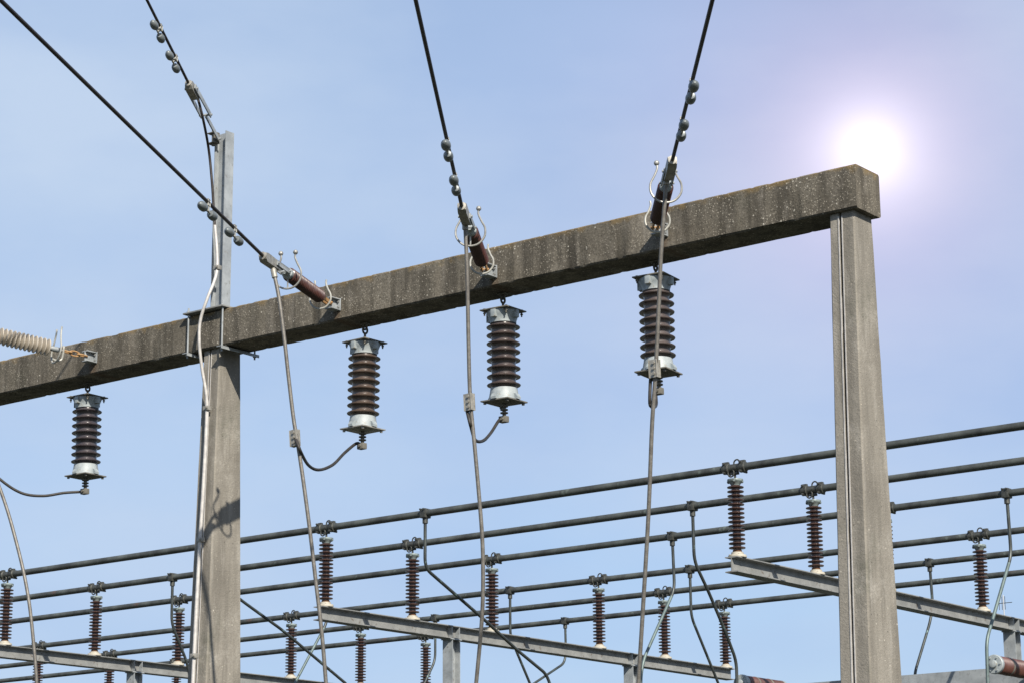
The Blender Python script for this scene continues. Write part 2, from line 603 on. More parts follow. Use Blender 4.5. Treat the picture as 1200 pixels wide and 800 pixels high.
m = MB()
BXL = -27.0
nseg = 620
rings = []
for i in range(nseg + 1):
    x = BXL + (BX1 - BXL) * i / nseg
    ring = []
    c = 0.014
    o = [(BY0 + c, BZ0), (BY1 - c, BZ0), (BY1, BZ0 + c), (BY1, BZ1 - c), (BY1 - c, BZ1), (BY0 + c, BZ1), (BY0, BZ1 - c), (BY0, BZ0 + c)]
    for y, z in o:
        ch = noise.noise(Vector((x * 6, y * 9, z * 9))) * 0.0016
        bite = max(0.0, noise.noise(Vector((x * 7.3, y * 31, z * 37))) - 0.40) * 0.030      # chipped arrises
        bite += max(0.0, noise.noise(Vector((x * 19.1, y * 17, z * 41))) - 0.34) * 0.018
        y += bite * (1 if y < 16.2 else -1)
        z += bite * (1 if z < (BZ0 + BZ1) / 2 else -1) * 0.8
        ring.append(m.bm.verts.new((x, y + ch, z + noise.noise(Vector((x * 5 + 9, y * 9, z * 9))) * 0.0016)))
    rings.append(ring)
for a, b in zip(rings, rings[1:]):
    for k in range(8):
        m.bm.faces.new((a[k], a[(k + 1) % 8], b[(k + 1) % 8], b[k]))
m.bm.faces.new(rings[0][::-1])
m.bm.faces.new(rings[-1])
beam = thing('concrete_beam', 'long dark stained concrete crossbeam resting on two concrete columns', 'beam', (-16.264, COLY, (BZ0 + BZ1) / 2))
m.build('beam_body', M_BEAM, beam)


def bracket(x, z):
    """I-section stub bolted to the front face, holds a strain insulator"""
    k = MB()
    y1, y0 = BY0 - 0.003, BY0 - 0.135
    k.box((x - 0.050, y1 - 0.010, z - 0.060), (x + 0.050, y1, z + 0.060), 0.002)
    k.box((x - 0.045, y0, z + 0.047), (x + 0.045, y1 - 0.0105, z + 0.057), 0.002)
    k.box((x - 0.045, y0, z - 0.057), (x + 0.045, y1 - 0.0105, z - 0.047), 0.002)
    k.box((x - 0.006, y0, z - 0.0468), (x + 0.006, y1 - 0.0105, z + 0.0468), 0.001)
    b = k.build('anchor_bracket', M_GALV, beam)
    n = MB()
    for sx in (-1, 1):
        for sz in (-1, 1):
            n.lathe([(0.011, 0), (0.011, 0.014)], (x + sx * 0.028, y1 - 0.024, z + sz * 0.028), Y_, 6)
    n.build('bolt', M_GALV_OLD, b)


# ------------------------------------------------------------------ steel mast clamped on the beam over the left column
MX, MY = -16.31, 16.2
mast = thing('steel_mast', 'slim galvanised H section steel mast clamped on top of the concrete beam', 'mast', (MX, MY, BZ1))
MT = 9.6388
k = MB()
h, hy, tf = 0.080, 0.060, 0.008
hs = [(-h, -hy), (-h + tf, -hy), (-h + tf, -0.003), (h - tf, -0.003), (h - tf, -hy), (h, -hy), (h, hy), (h - tf, hy), (h - tf, 0.003), (-h + tf, 0.003), (-h + tf, hy), (-h, hy)]
k.prism(hs, (MX, MY, 0), X_, Y_, Z_, BZ1 + 0.026, MT)
k.build('post', M_GALV, mast)
RX0, RX1 = -16.5209, -16.0373
k = MB().box((RX0 - 0.05, BY0 - 0.07, BZ1 + 0.008), (RX1 + 0.03, BY1 + 0.07, BZ1 + 0.024), 0.002)
k.build('base_plate', M_GALV_OLD, mast)
for x in (RX0, RX1):
    for y in (BY0 - 0.035, BY1 + 0.035):
        k = MB().tube([(x, y, BZ0 - 0.07), (x, y, BZ1 + 0.075)], 0.009, 8)
        k.lathe([(0.019, 0), (0.019, 0.017)], (x, y, BZ1 + 0.0245), Z_, 6)
        k.lathe([(0.019, 0), (0.019, 0.017)], (x, y, BZ0 - 0.046), Z_, 6)
        k.build('threaded_rod', M_GALV, mast)
for x, y1 in ((RX0, BY1 + 0.16), (RX1, 16.4654)):
    k = MB()
    k.box((x - 0.035, BY0 - 0.075, BZ0 - 0.028), (x + 0.035, y1, BZ0 - 0.020), 0.001)
    k.box((x + 0.027, BY0 - 0.074, BZ0 - 0.050), (x + 0.0345, y1 - 0.001, BZ0 - 0.0285), 0.001)
    k.build('clamp_bar', M_GALV, mast)
# bracket near the mast top
TX = (-16.3139, 16.13, 9.5709)
k = MB()
k.box((MX - h - 0.03, MY - hy - 0.085, TX[2] - 0.062), (MX - 0.005, MY - hy - 0.003, TX[2] - 0.053), 0.001)
k.box((MX - h - 0.03, MY - hy - 0.085, TX[2] + 0.047), (MX - 0.005, MY - hy - 0.003, TX[2] + 0.056), 0.001)
k.box((MX - 0.014, MY - hy - 0.084, TX[2] - 0.0525), (MX - 0.006, MY - hy - 0.004, TX[2] + 0.0465), 0.001)
k.lathe([(0.017, -0.085), (0.017, 0.085)], (MX - 0.055, MY - hy - 0.045, TX[2]), Z_, 10)
for zz in (-0.028, 0.022):
    k.lathe([(0.015, 0), (0.015, 0.016)], (MX - 0.005, MY - hy - 0.045, TX[2] + zz), X_, 6)
k.build('top_bracket', M_CAPDARK, mast)

# ------------------------------------------------------------------ strain insulators, line conductors, dampers


def frame(d):
    d = d.normalized()
    u = d.cross(Z_).normalized()
    v = u.cross(d).normalized()
    return d, u, v


def horn(c, d, u, v, balls, mat, parent, s=1.0, tipv=0.25):
    pts = [(-0.085, tipv), (-0.082, tipv - 0.06), (-0.112, 0.10), (-0.150, 0.02), (-0.145, -0.07), (-0.085, -0.145), (0, -0.168),
           (0.085, -0.145), (0.145, -0.07), (0.150, 0.02), (0.112, 0.10), (0.082, tipv - 0.06), (0.085, tipv)]
    P = [c + u * (x * s) + v * (y * s) for x, y in pts]
    k = MB().tube(spline(P, 6), 0.0092, 8)
    if balls:
        k.tube([c - v * 0.168 * s, c - v * 0.03], 0.007, 8)
    o = k.build('arcing_horn', mat, parent)
    if balls:
        for q in (P[0], P[-1]):
            MB().ball(q, 0.023).build('horn_ball', M_HORN, o)
    return o


def link(k, a, b, w, t, axis):
    """flat eye link from a to b"""
    a, b = Vector(a), Vector(b)
    d = (b - a).normalized()
    s = axis.normalized()
    n = d.cross(s).normalized()
    k.obox((a + b) / 2, d, s, n, ((b - a).length / 2, w, t), 0.001)


def dead_end(k, P, d, u, v, L):
    """wedge-type dead-end clamp body ending at P, L long, back along -d"""
    k.prism([(-L, -0.028), (-L * 0.8, -0.045), (-0.03, -0.05), (0.0, -0.028), (0, 0.028), (-0.05, 0.036), (-L, 0.026)], P, d, v, u, -0.036, 0.036)
    k.lathe([(0.036, -0.03), (0.036, 0.012), (0.024, 0.014)], P, d, 14)


def strain(label, P0, P1, cat='insulator'):
    P0, P1 = Vector(P0), Vector(P1)
    d, u, v = frame(P1 - P0)
    L = (P1 - P0).length
    t = thing('strain_insulator', label, cat, P0, 'brown strain insulators on the concrete beam')
    a = P0
    # rusty links at the beam end
    k = MB()
    s0 = 0.115 * L
    for off in (-0.022, 0.022):
        link(k, a - d * 0.02 + u * off, a + d * s0 + u * off, 0.018, 0.006, v)
    k.lathe([(0.012, -0.04), (0.012, 0.04)], a, u, 8)
    k.build('link', M_RUST, t)
    k = MB().lathe([(0.016, s0 - 0.03), (0.016, s0), (0.040, s0 + 0.005), (0.044, s0 + 0.05), (0.040, s0 + 0.06)], a, d, 18)
    k.build('ground_cap', M_FIT, t)
    # ribbed rod
    b0, b1 = s0 + 0.055, 0.625 * L
    n = 21
    prof = [(0.034, b0)]
    pitch = (b1 - b0) / n
    for i in range(n):
        z = b0 + i * pitch
        prof += [(0.046, z + pitch * 0.04), (0.063, z + pitch * 0.36), (0.066, z + pitch * 0.5), (0.063, z + pitch * 0.6), (0.046, z + pitch * 0.78), (0.045, z + pitch * 0.98)]
    prof.append((0.034, b1))
    MB().lathe(prof, a, d, 24).build('ribbed_rod', M_ROD, t)
    k = MB().lathe([(0.040, b1 - 0.005), (0.052, b1 + 0.004), (0.052, b1 + 0.045), (0.030, b1 + 0.06), (0.022, b1 + 0.10)], a, d, 18)
    k.build('live_cap', M_CAP, t)
    # clevis plates and dead-end clamp
    k = MB()
    e0, e1 = b1 + 0.075, 0.86 * L
    for off in (-0.042, 0.042):
        link(k, a + d * e0 + u * off, a + d * e1 + u * off, 0.022, 0.005, v)
    for q in (e0 + 0.02, e1 - 0.02):
        k.lathe([(0.012, -0.062), (0.012, 0.062)], a + d * q, u, 8)
    k.build('clevis_plate', M_GALV, t)
    k = MB()
    dead_end(k, P1, d, u, v, 0.24 * L)
    k.build('dead_end_clamp', M_FIT, t)
    horn(a + d * (s0 + 0.03), d, u, v, False, M_PALE, t, 0.68, 0.24)
    horn(a + d * (b1 + 0.02), d, u, v, True, M_HORN, t, 0.84, 0.235)
    return d, u, v, a + d * (0.72 * L) - v * 0.055


def conductor(label, pts, r=0.0155):
    k = MB().tube(pts, r, 10)
    o = k.build('line_conductor', M_WIRE)
    rebase(o, pts[0])
    return tag(o, label, 'cable', 'dark overhead line conductors')


def damper(label, P, d, side, k_=1.0):
    """dumbbell vibration damper clipped under the conductor"""
    P = Vector(P)
    d, u, v = frame(Vector(d))
    t = thing('vibration_damper', label, 'damper', P, 'vibration dampers clipped to the conductors')
    c = P - v * 0.078 * (0.7 if k_ < 1 else 1) + u * side
    k = MB()
    k.obox(P - v * 0.006, d, u, v, (0.022, 0.012, 0.028), 0.004)
    link(k, P - v * 0.02, c, 0.010, 0.012, d)
    k.build('clip', M_PALE, t)
    k = MB().tube([c - d * 0.13 * k_, c + d * 0.13 * k_], 0.008, 8)
    k.build('messenger', M_FIT, t)
    for s in (-1, 1):
        k = MB()
        e = d * s
        k.lathe([(r_, h_ * k_) for r_, h_ in ((0.012, 0.058), (0.026, 0.061), (0.037, 0.085), (0.040, 0.115), (0.037, 0.150), (0.024, 0.178), (0.010, 0.192), (0.004, 0.194))], c, e, 16)
        k.build('weight', M_DAMP, t)


STR = [{'p0': (-14.5259, 15.875, 7.4462), 'p1': (-13.8671, 14.2863, 7.4295), 'w': (-11.5186, 9.3208, 7.637), 'far': (-6.8218, -0.6103, 8.0518), 'damp': [(-13.2553, 12.9928, 7.4836), (-13.5394, 13.5936, 7.4585)], 'side': 0}, {'p0': (-12.6169, 15.875, 7.4301), 'p1': (-11.7032, 14.419, 7.4891), 'w': (-9.4099, 11.1064, 7.6659), 'far': (-4.8233, 4.4812, 8.0197), 'damp': [(-10.8696, 13.2148, 7.5534), (-11.3053, 13.8442, 7.5198)], 'side': 0}, {'p0': (-10.7409, 15.875, 7.4628), 'p1': (-9.6594, 14.5378, 7.49), 'w': (-7.6921, 12.1003, 7.54), 'far': (-3.7576, 7.2254, 7.6399), 'damp': [(-8.6158, 13.2447, 7.5165), (-9.1086, 13.8553, 7.504)], 'side': 0}]
names = ['leftmost of the three brown strain insulators, nearest the steel mast',
         'brown strain insulator in the middle of the three on the beam face',
         'rightmost of the three brown strain insulators, nearest the beam end']
wlab = ['dark line conductor running to the strain insulator nearest the steel mast',
        'dark line conductor running to the middle one of the three strain insulators',
        'dark line conductor running to the strain insulator nearest the beam end']
dlab = ['two weight damper %s the strain insulator nearest the mast', 'two weight damper %s the middle strain insulator',
        'two weight damper %s the rightmost strain insulator']
for i, S in enumerate(STR):
    P0 = Vector(S['p0'])
    bracket(P0.x, P0.z)
    d, u, v, tap = strain(names[i], P0, S['p1'])
    conductor(wlab[i], [S['p1'], S['w'], S['far']])
    for j, q in enumerate(S['damp']):
        damper(dlab[i] % ('farther up the conductor from', 'next to the clamp of')[j], q, Vector(S['w']) - Vector(S['p1']), S['side'])

# the newer beige composite insulator at the left edge
S = {'p0': (-17.9462, 15.875, 7.4635), 'p1': (-18.2653, 15.0, 7.5534)}
P0, P1 = Vector(S['p0']), Vector(S['p1'])
bracket(P0.x, P0.z)
d, u, v = frame(P1 - P0)
L = (P1 - P0).length
t = thing('composite_insulator', 'beige composite insulator with many round sheds, chained to the beam at the left edge', 'insulator', P0)
k = MB()
for j in range(3):                      # rusty chain links
    c = P0 + d * (0.035 + j * 0.085)
    a, b = (v, u) if j % 2 else (u, v)
    pts = [c + d * (0.055 * math.cos(q)) + a * (0.026 * math.sin(q)) for q in [2 * math.pi * n / 20 for n in range(21)]]
    k.tube(pts, 0.009, 8, False)
k.build('chain', M_RUST, t)
s0 = 0.27
MB().lathe([(0.014, s0 - 0.03), (0.016, s0 + 0.02), (0.028, s0 + 0.03), (0.028, s0 + 0.10), (0.02, s0 + 0.12)], P0, d, 16).build('ground_cap', M_GALV, t)
prof = [(0.02, s0 + 0.11)]
n = 29
for j in range(n):
    z = s0 + 0.13 + j * 0.0465
    r = 0.090
    prof += [(0.022, z), (0.032, z + 0.002), (r - 0.008, z + 0.010), (r, z + 0.016), (r - 0.003, z + 0.023), (0.050, z + 0.031), (0.026, z + 0.037)]
prof.append((0.02, s0 + 0.13 + n * 0.0465))
MB().lathe(prof, P0, d, 28).build('shed_stack', M_COMP, t)
e = s0 + 0.13 + n * 0.0465
MB().lathe([(0.03, e), (0.03, e + 0.08), (0.015, e + 0.1), (0.015, e + 0.2)], P0, d, 16).build('live_cap', M_GALV, t)
horn(P0 + d * (s0 + 0.05), d, u, v, False, M_PALE, t, 0.85, 0.27)
k = MB()
c = P0 + d * (s0 - 0.02)
k.tube(spline([c + u * 0.0 + v * 0.05, c + v * 0.02 - u * 0.02, c - v * 0.09, c - v * 0.115 + d * 0.05, c - v * 0.11 + d * 0.10]), 0.011, 8)
k.build('guard_hook', M_PALE, t)
EC = P0 + d * (e + 0.2)
k = MB()
dead_end(k, EC + d * 0.3, d, u, v, 0.30)
k.build('dead_end_clamp', M_FIT, t)
conductor('dark line conductor held by the beige composite insulator', [EC + d * 0.3, EC + d * 6 + v * 0.25, EC + d * 20 + v * 1.6])

# overhead earth wire on the mast top
S = {'a': (-16.2957, 16.1, 9.5495), 'b': (-16.1253, 15.742, 9.6693), 'c': (-15.9048, 15.2789, 9.8244), 'w': (-15.3532, 14.1716, 10.2144), 'far': (-13.6981, 10.8495, 11.3844), 'damp': [(-15.5275, 14.5215, 10.0911), (-15.728, 14.924, 9.9494)]}
A, B, Cc, W, FAR = [Vector(S[q]) for q in ('a', 'b', 'c', 'w', 'far')]
t = thing('dead_end_fitting', 'galvanised twin plate dead end fitting anchored on the mast top', 'wire fitting', A)
d, u, v = frame(Cc - A)
k = MB()
link(k, A, B, 0.022, 0.007, v)
k.lathe([(0.012, -0.03), (0.012, 0.03)], A, u, 8)
k.build('link', M_GALV, t)
k = MB()
for off in (-0.050, 0.050):
    link(k, B + u * off - d * 0.02, Cc - d * 0.05 + u * off, 0.026, 0.006, v)
for q in (B, Cc - d * 0.09):
    k.lathe([(0.012, -0.07), (0.012, 0.07)], q, u, 8)
k.build('side_plate', M_GALV, t)
k = MB()
dead_end(k, Cc, d, u, v, 0.24)
k.build('clamp', M_FIT, t)
conductor('dark overhead earth wire running to the top of the steel mast', [Cc, W, FAR], 0.014)
for j, q in enumerate(S['damp']):
    damper(('two weight damper on the earth wire, higher of the pair near the mast top', 'two weight damper on the earth wire, lower of the pair near the mast top')[j], q, W - Cc, 0.022, 0.85)

# earth cable from the fitting down the mast and the left column
pts = [(-16.0371, 15.5289, 9.8008), (-16.0448, 15.6289, 9.5756), (-16.2819, 15.95, 9.395), (-16.2906, 16.02, 9.0475), (-16.2875, 16.06, 8.6913), (-16.2397, 16.06, 8.3645), (-16.216, 16.05, 8.1415), (-16.1827, 15.98, 7.9767), (-16.1921, 15.9, 7.7831), (-16.2605, 15.88, 7.5691), (-16.2704, 15.88, 7.3501), (-16.2653, 15.92, 7.0934), (-16.2362, 15.96, 6.8339), (-16.2331, 15.975, 6.6619), (-16.2284, 15.965, 6.3131), (-16.2316, 15.95, 5.8393), (-16.2399, 15.935, 5.3542), (-16.2311, 15.9, 4.6542), (-16.223, 15.875, 4.0328), (-16.2111, 15.84, 3.2996), (-16.1627, 15.6947, 0.02)]
t = thing('earth_cable', 'pale earth cable running down the steel mast and the left column', 'cable', pts[-1])
sp = spline(pts, 8)
cut = next(i for i, p in enumerate(sp) if p.z < 8.6263)
MB().tube(sp[:cut + 1], 0.0135, 10).build('upper_run', M_WIRE, t)
rad = [0.019 if p.z < 6.7566 else 0.016 for p in sp[cut:]]
MB().tube(sp[cut:], rad, 10).build('lower_run', M_EARTH, t)
for c in [(-16.216, 16.05, 8.1415), (-16.2338, 15.975, 6.6794), (-16.2364, 15.935, 5.3538), (-16.2233, 15.88, 4.2137)]:
    c = Vector(c)
    k = MB().box((c.x - 0.036, c.y - 0.026, c.z - 0.022), (c.x + 0.036, c.y + 0.03, c.z + 0.022), 0.004)
    k.lathe([(0.012, 0), (0.012, 0.02)], (c.x + 0.022, c.y - 0.046, c.z), Y_, 6)
    k.build('saddle_clip', M_FIT, t)

# ------------------------------------------------------------------ hanging arresters under the beam


def arrester(label, P, i, first):
    """P is the centre of its top plate"""
    P = Vector(P)
    t = thing('surge_arrester', label, 'surge arrester', P, 'surge arresters hanging under the concrete beam')
    k = MB()
    top = BZ0 - P.z
    k.box((-0.045, -0.03, top - 0.018), (0.045, 0.03, top - 0.003), 0.003)
    k.tube([(0, 0, 0.0), (0, 0, top * 0.5)], 0.011, 8)
    ring = [(0.0, 0.030 * math.sin(q), top * 0.62 + 0.034 * math.cos(q)) for q in [2 * math.pi * n / 16 for n in range(17)]]
    k.tube(ring, 0.010, 8, False)
    ring = [(0.024 * math.sin(q), 0.0, top * 0.62 + 0.04 + 0.034 * math.cos(q)) for q in [2 * math.pi * n / 16 for n in range(17)]]
    k.tube(ring, 0.010, 8, False)
    k.build('shackle', M_CAPDARK, t, local=True)
    k = MB()
    k.box((-0.155, -0.155, -0.012), (0.155, 0.155, 0.0), 0.003)
    k.lathe([(0.10, 0.0005), (0.085, 0.02), (0.03, 0.03)], (0, 0, 0), Z_, 24)
    for sx in (-1, 1):
        for sy in (-1, 1):
            k.tube([(sx * 0.122, sy * 0.122, 0.012), (sx * 0.122, sy * 0.122, -0.058)], 0.007, 8)
            k.lathe([(0.013, 0), (0.013, 0.012)], (sx * 0.122, sy * 0.122, -0.040), Z_, 6)
            k.lathe([(0.013, 0), (0.013, 0.010)], (sx * 0.122, sy * 0.122, 0.0005), Z_, 6)
    k.build('top_plate', M_CAPDARK, t, local=True)
    k = MB()
    k.lathe([(0.148, -0.0135), (0.150, -0.030), (0.138, -0.060), (0.122, -0.105), (0.122, -0.125), (0.112, -0.128)], (0, 0, 0), Z_, 32)
    for a in range(4):
        q = a * math.pi / 2
        e = Vector((math.cos(q), math.sin(q), 0))
        k.obox(Vector((0, 0, -0.052)) + e * 0.145, e, Vector((-e.y, e.x, 0)), Z_, (0.020, 0.026, 0.036), 0.008)
    k.build('top_cap', M_CAP, t, local=True)
    zs = [-0.158 - 0.0768 * j for j in range(8)]
    prof = [(0.108, -0.126)]
    for z in zs:
        prof += [(0.111, z + 0.020), (0.124, z + 0.014), (0.150, z + 0.004), (0.156, z - 0.003), (0.152, z - 0.010), (0.136, z - 0.011), (0.118, z - 0.013), (0.111, z - 0.022)]
    prof.append((0.108, -0.735))
    MB().lathe(prof, (0, 0, 0), Z_, 40).build('shed_stack', M_ARR[i], t, local=True)
    k = MB()
    k.lathe([(0.112, -0.728), (0.124, -0.732), (0.126, -0.75), (0.138, -0.815), (0.140, -0.845)], (0, 0, 0), Z_, 32)
    for a in range(4):
        q = a * math.pi / 2 + (0.0)
        e = Vector((math.cos(q), math.sin(q), 0))
        k.prism([(0.10, -0.845), (0.165, -0.845), (0.168, -0.825), (0.150, -0.795), (0.12, -0.785)], (0, 0, 0), e, Z_, Vector((-e.y, e.x, 0)), -0.028, 0.028)
    k.build('bottom_cap', M_CAP, t, local=True)
    k = MB()
    k.box((-0.155, -0.155, -0.860), (0.155, 0.155, -0.847), 0.003)
    k.lathe([(0.085, -0.872), (0.10, -0.8605)], (0, 0, 0), Z_, 24)
    for sx in (-1, 1):
        for sy in (-1, 1):
            k.lathe([(0.014, 0), (0.014, 0.02)], (sx * 0.125, sy * 0.125, -0.8805), Z_, 6)
    k.build('bottom_plate', M_CAPDARK if i != 1 else M_FIT, t, local=True)
    k = MB()
    prof = [(0.017, -0.871)]
    for j in range(3):
        z = -0.895 - j * 0.030
        prof += [(0.017, z + 0.010), (0.036, z + 0.004), (0.036, z - 0.006), (0.017, z - 0.012)]
    prof += [(0.017, -0.985)]
    k.lathe(prof, (0, 0, 0), Z_, 16)
    k.box((-0.045, -0.03, -1.045), (0.035, 0.03, -0.985), 0.008)
    k.lathe([(0.014, -0.05), (0.014, 0.05)], (0.0, 0, -1.015), Y_, 6)
    k.build('terminal', M_CAPDARK, t, local=True)
    t.rotation_euler = (R((0.6, -0.5, 0.9, -0.4)[i]), R((-0.5, 0.7, 0.3, -0.6)[i]), R((3, -4, 2, 6)[i]))
    return P + Vector((-0.03, 0, -1.015))


ARR = [(-18.3109, 16.25, 7.1445), (-14.3911, 16.25, 7.1108), (-12.7016, 16.25, 7.1376), (-11.0023, 16.25, 7.1423)]
alab = ['plum grey ribbed surge arrester hanging left of the steel mast',
        'umber brown ribbed surge arrester hanging just right of the left column',
        'dark brown surge arrester, third from the left under the beam',
        'dusty brown surge arrester nearest the right column, behind a downlead']
terms = [arrester(alab[i], p, i, i == 0) for i, p in enumerate(ARR)]

# ------------------------------------------------------------------ downleads and jumper leads
DL = [{'pts': [(-19.2398, 15.1, 7.6764), (-18.9237, 15.1375, 6.9465), (-18.3753, 15.186, 6.0137), (-18.1106, 15.219, 5.4119), (-17.9426, 15.249, 4.8832), (-17.8544, 15.28, 4.3531), (-17.8175, 15.3, 4.0164), (-17.8059, 15.315, 3.7665), (-17.799, 15.324, 3.6166)], 'clamp': None, 'dir': None}, {'pts': [(-13.9195, 14.4863, 7.3259), (-13.8716, 14.5082, 7.085), (-13.8317, 14.541, 6.732), (-13.8028, 14.5738, 6.3834), (-13.7666, 14.6103, 5.9987), (-13.7308, 14.6321, 5.7676), (-13.6904, 14.6613, 5.4625), (-13.6409, 14.705, 5.0104), (-13.6023, 14.7488, 4.564), (-13.5645, 14.7925, 4.1221), (-13.5472, 14.8363, 3.6859), (-13.5437, 14.8582, 3.4695), (-13.5415, 14.8713, 3.3397)], 'clamp': (-13.763, 14.627, 5.8246), 'dir': (-0.028, 0.0, 0.3177)}, {'pts': [(-11.9338, 14.749, 7.4563), (-11.9433, 14.7882, 7.0353), (-11.9754, 14.8434, 6.4525), (-11.9944, 14.8881, 5.9816), (-11.9801, 14.926, 5.5817), (-11.9678, 14.9605, 5.2211), (-11.9603, 14.9949, 4.8636), (-11.97, 15.0225, 4.5809), (-12.014, 15.0638, 4.1619), (-12.1239, 15.119, 3.6097), (-12.1685, 15.1396, 3.4033), (-12.1952, 15.152, 3.2795)], 'clamp': (-12.0071, 14.8923, 5.9399), 'dir': (-0.0177, 0.0, 0.2998)}, {'pts': [(-9.9408, 14.8678, 7.4776), (-9.9904, 14.8929, 7.2055), (-10.0501, 14.9243, 6.8658), (-10.1179, 14.9682, 6.389), (-10.1897, 15.0121, 5.9152), (-10.2593, 15.0497, 5.5118), (-10.353, 15.1124, 4.84), (-10.4831, 15.1877, 4.0412), (-10.5723, 15.2378, 3.512), (-10.6067, 15.2566, 3.3141), (-10.6274, 15.2679, 3.1954)], 'clamp': (-10.193, 15.007, 5.971), 'dir': (-0.009, 0.0, 0.2826)}]
dl = ['grey downlead hanging at the left edge of the photo', 'grey downlead from the strain insulator nearest the steel mast',
      'grey downlead hanging from the middle strain insulator', 'grey downlead passing in front of the rightmost surge arrester']
for i, S in enumerate(DL):
    pts = [Vector(p) for p in S['pts']]
    t = thing('downlead', dl[i], 'cable', pts[-1], 'grey downleads from the line conductors')
    MB().tube(spline(pts, 8), 0.0175, 10).build('strand', M_ALU, t)
    if S['clamp']:
        c = Vector(S['clamp'])
        w = Vector(S['dir']).normalized()
        b = (Vector(c) - Vector((0, 0, EYE))).normalized()
        sd_ = w.cross(Y_).normalized()
        n = w.cross(sd_).normalized()
        k = MB()
        k.obox(c - sd_ * 0.0, sd_, n, w, (0.037, 0.024, 0.068), 0.006)
        for q in (-0.045, 0.0, 0.045):
            k.lathe([(0.012, -0.038), (0.012, 0.038)], c + w * q - sd_ * 0.010, n, 6)
        k.build('parallel_clamp', M_FIT, t)
    k = MB()
    k.lathe([(0.020, -0.05), (0.027, -0.045), (0.027, 0.03), (0.018, 0.045)], pts[0], (pts[0] - pts[1]), 10)
    k.build('tap_clamp', M_FIT, t)

jl = ['black jumper lead curving left from the leftmost surge arrester', 'black jumper lead sagging below the umber brown surge arrester',
      'black jumper lead below the third surge arrester from the left', 'short black jumper loop below the surge arrester nearest the right column']
for i, p in enumerate([[(-18.4484, 16.1, 6.109), (-18.5502, 15.9, 6.061), (-18.6535, 15.7, 6.0764), (-18.7624, 15.5, 6.2049), (-18.9383, 15.35, 6.4393), (-18.9705, 15.2, 6.9185)], [(-14.4558, 16.22, 6.1264), (-14.4089, 16.0, 5.9947), (-14.3313, 15.75, 5.832), (-14.2722, 15.5, 5.7383), (-14.1687, 15.25, 5.727), (-13.6952, 14.6394, 5.6878), (-13.7707, 14.6234, 5.8634)], [(-12.7241, 16.2, 6.0977), (-12.6553, 16.0, 5.9449), (-12.5047, 15.7, 5.8061), (-12.3509, 15.4, 5.7446), (-12.0053, 14.9123, 5.7295), (-12.04, 14.8985, 5.8793)], [(-10.9598, 16.15, 5.9933), (-10.749, 15.8, 5.8725), (-10.3144, 15.1309, 5.7016), (-10.2575, 15.0246, 5.71), (-10.2453, 15.0183, 5.8545), (-10.2285, 15.0096, 5.9488)]]):
    p = [Vector(q) for q in p]
    p = [terms[i]] + p
    sp = spline(p, 10)
    o = MB().tube(sp, 0.0145, 10).build('jumper_lead', M_LEAD)
    rebase(o, terms[i])
    tag(o, jl[i], 'cable', 'black jumper leads of the surge arresters')

# ------------------------------------------------------------------ busbar hall: steel supports, post insulators, tubes
XA, SP = -19.36215, 6.00552
BARY = [21.1771, 22.8341, 24.4911, 26.9556, 28.6126, 30.2695]
BARZ = 6.5
BASEZ = 5.518


def steel_support(label, x):
    t = thing('steel_support', label, 'steel support', (x, (BARY[0] + BARY[5]) / 2, 0), 'steel beams carrying the post insulators')
    y0, y1 = BARY[0] - 0.13, BARY[5] + 0.13
    hh, hw = 0.17, 0.080
    zt = BASEZ - 0.005
    zb = zt - hh
    o = [(-hw, zb), (hw, zb), (hw, zb + 0.011), (0.004, zb + 0.016), (0.004, zt - 0.016), (hw, zt - 0.011), (hw, zt), (-hw, zt), (-hw, zt - 0.011), (-0.004, zt - 0.016), (-0.004, zb + 0.016), (-hw, zb + 0.011)]
    k = MB().prism(o, (x, 0, 0), X_, Z_, Y_, y0, y1)
    k.build('beam', M_GALV_OLD, t)
    for yp in (23.63, 27.74):
        q = 0.082
        hs2 = [(-q, -q), (q, -q), (q, -q + 0.012), (0.004, -q + 0.012), (0.004, q - 0.012), (q, q - 0.012), (q, q), (-q, q), (-q, q - 0.012), (-0.004, q - 0.012), (-0.004, -q + 0.012), (-q, -q + 0.012)]
        k = MB().prism(hs2, (x, yp, 0), X_, Y_, Z_, 0.0, zb - 0.014)
        p = k.build('post', M_GALV, t)
        MB().box((x - 0.09, yp - 0.11, zb - 0.0135), (x + 0.09, yp + 0.11, zb - 0.001), 0.001).build('cap_plate', M_GALV, p)
        for s in (-1, 1):
            for ys in (-0.076, 0.076):
                lo, hi = sorted((s * 0.0045, s * (hw - 0.002)))
                k = MB().box((x + lo, yp + ys - 0.004, zb + 0.0165), (x + hi, yp + ys + 0.004, zt - 0.0165))
                k.build('stiffener', M_GALV, t)
    return t


slab = ['far left steel beam under the insulators in the lower left corner', 'left steel I beam passing behind the left concrete column', 'middle steel I beam between the two concrete columns, on galvanised posts',
        'right steel I beam passing behind the right concrete column']
XS = [XA - 2 * SP, XA - SP, XA, XA + SP]
for x, l in zip(XS, slab):
    steel_support(l, x)


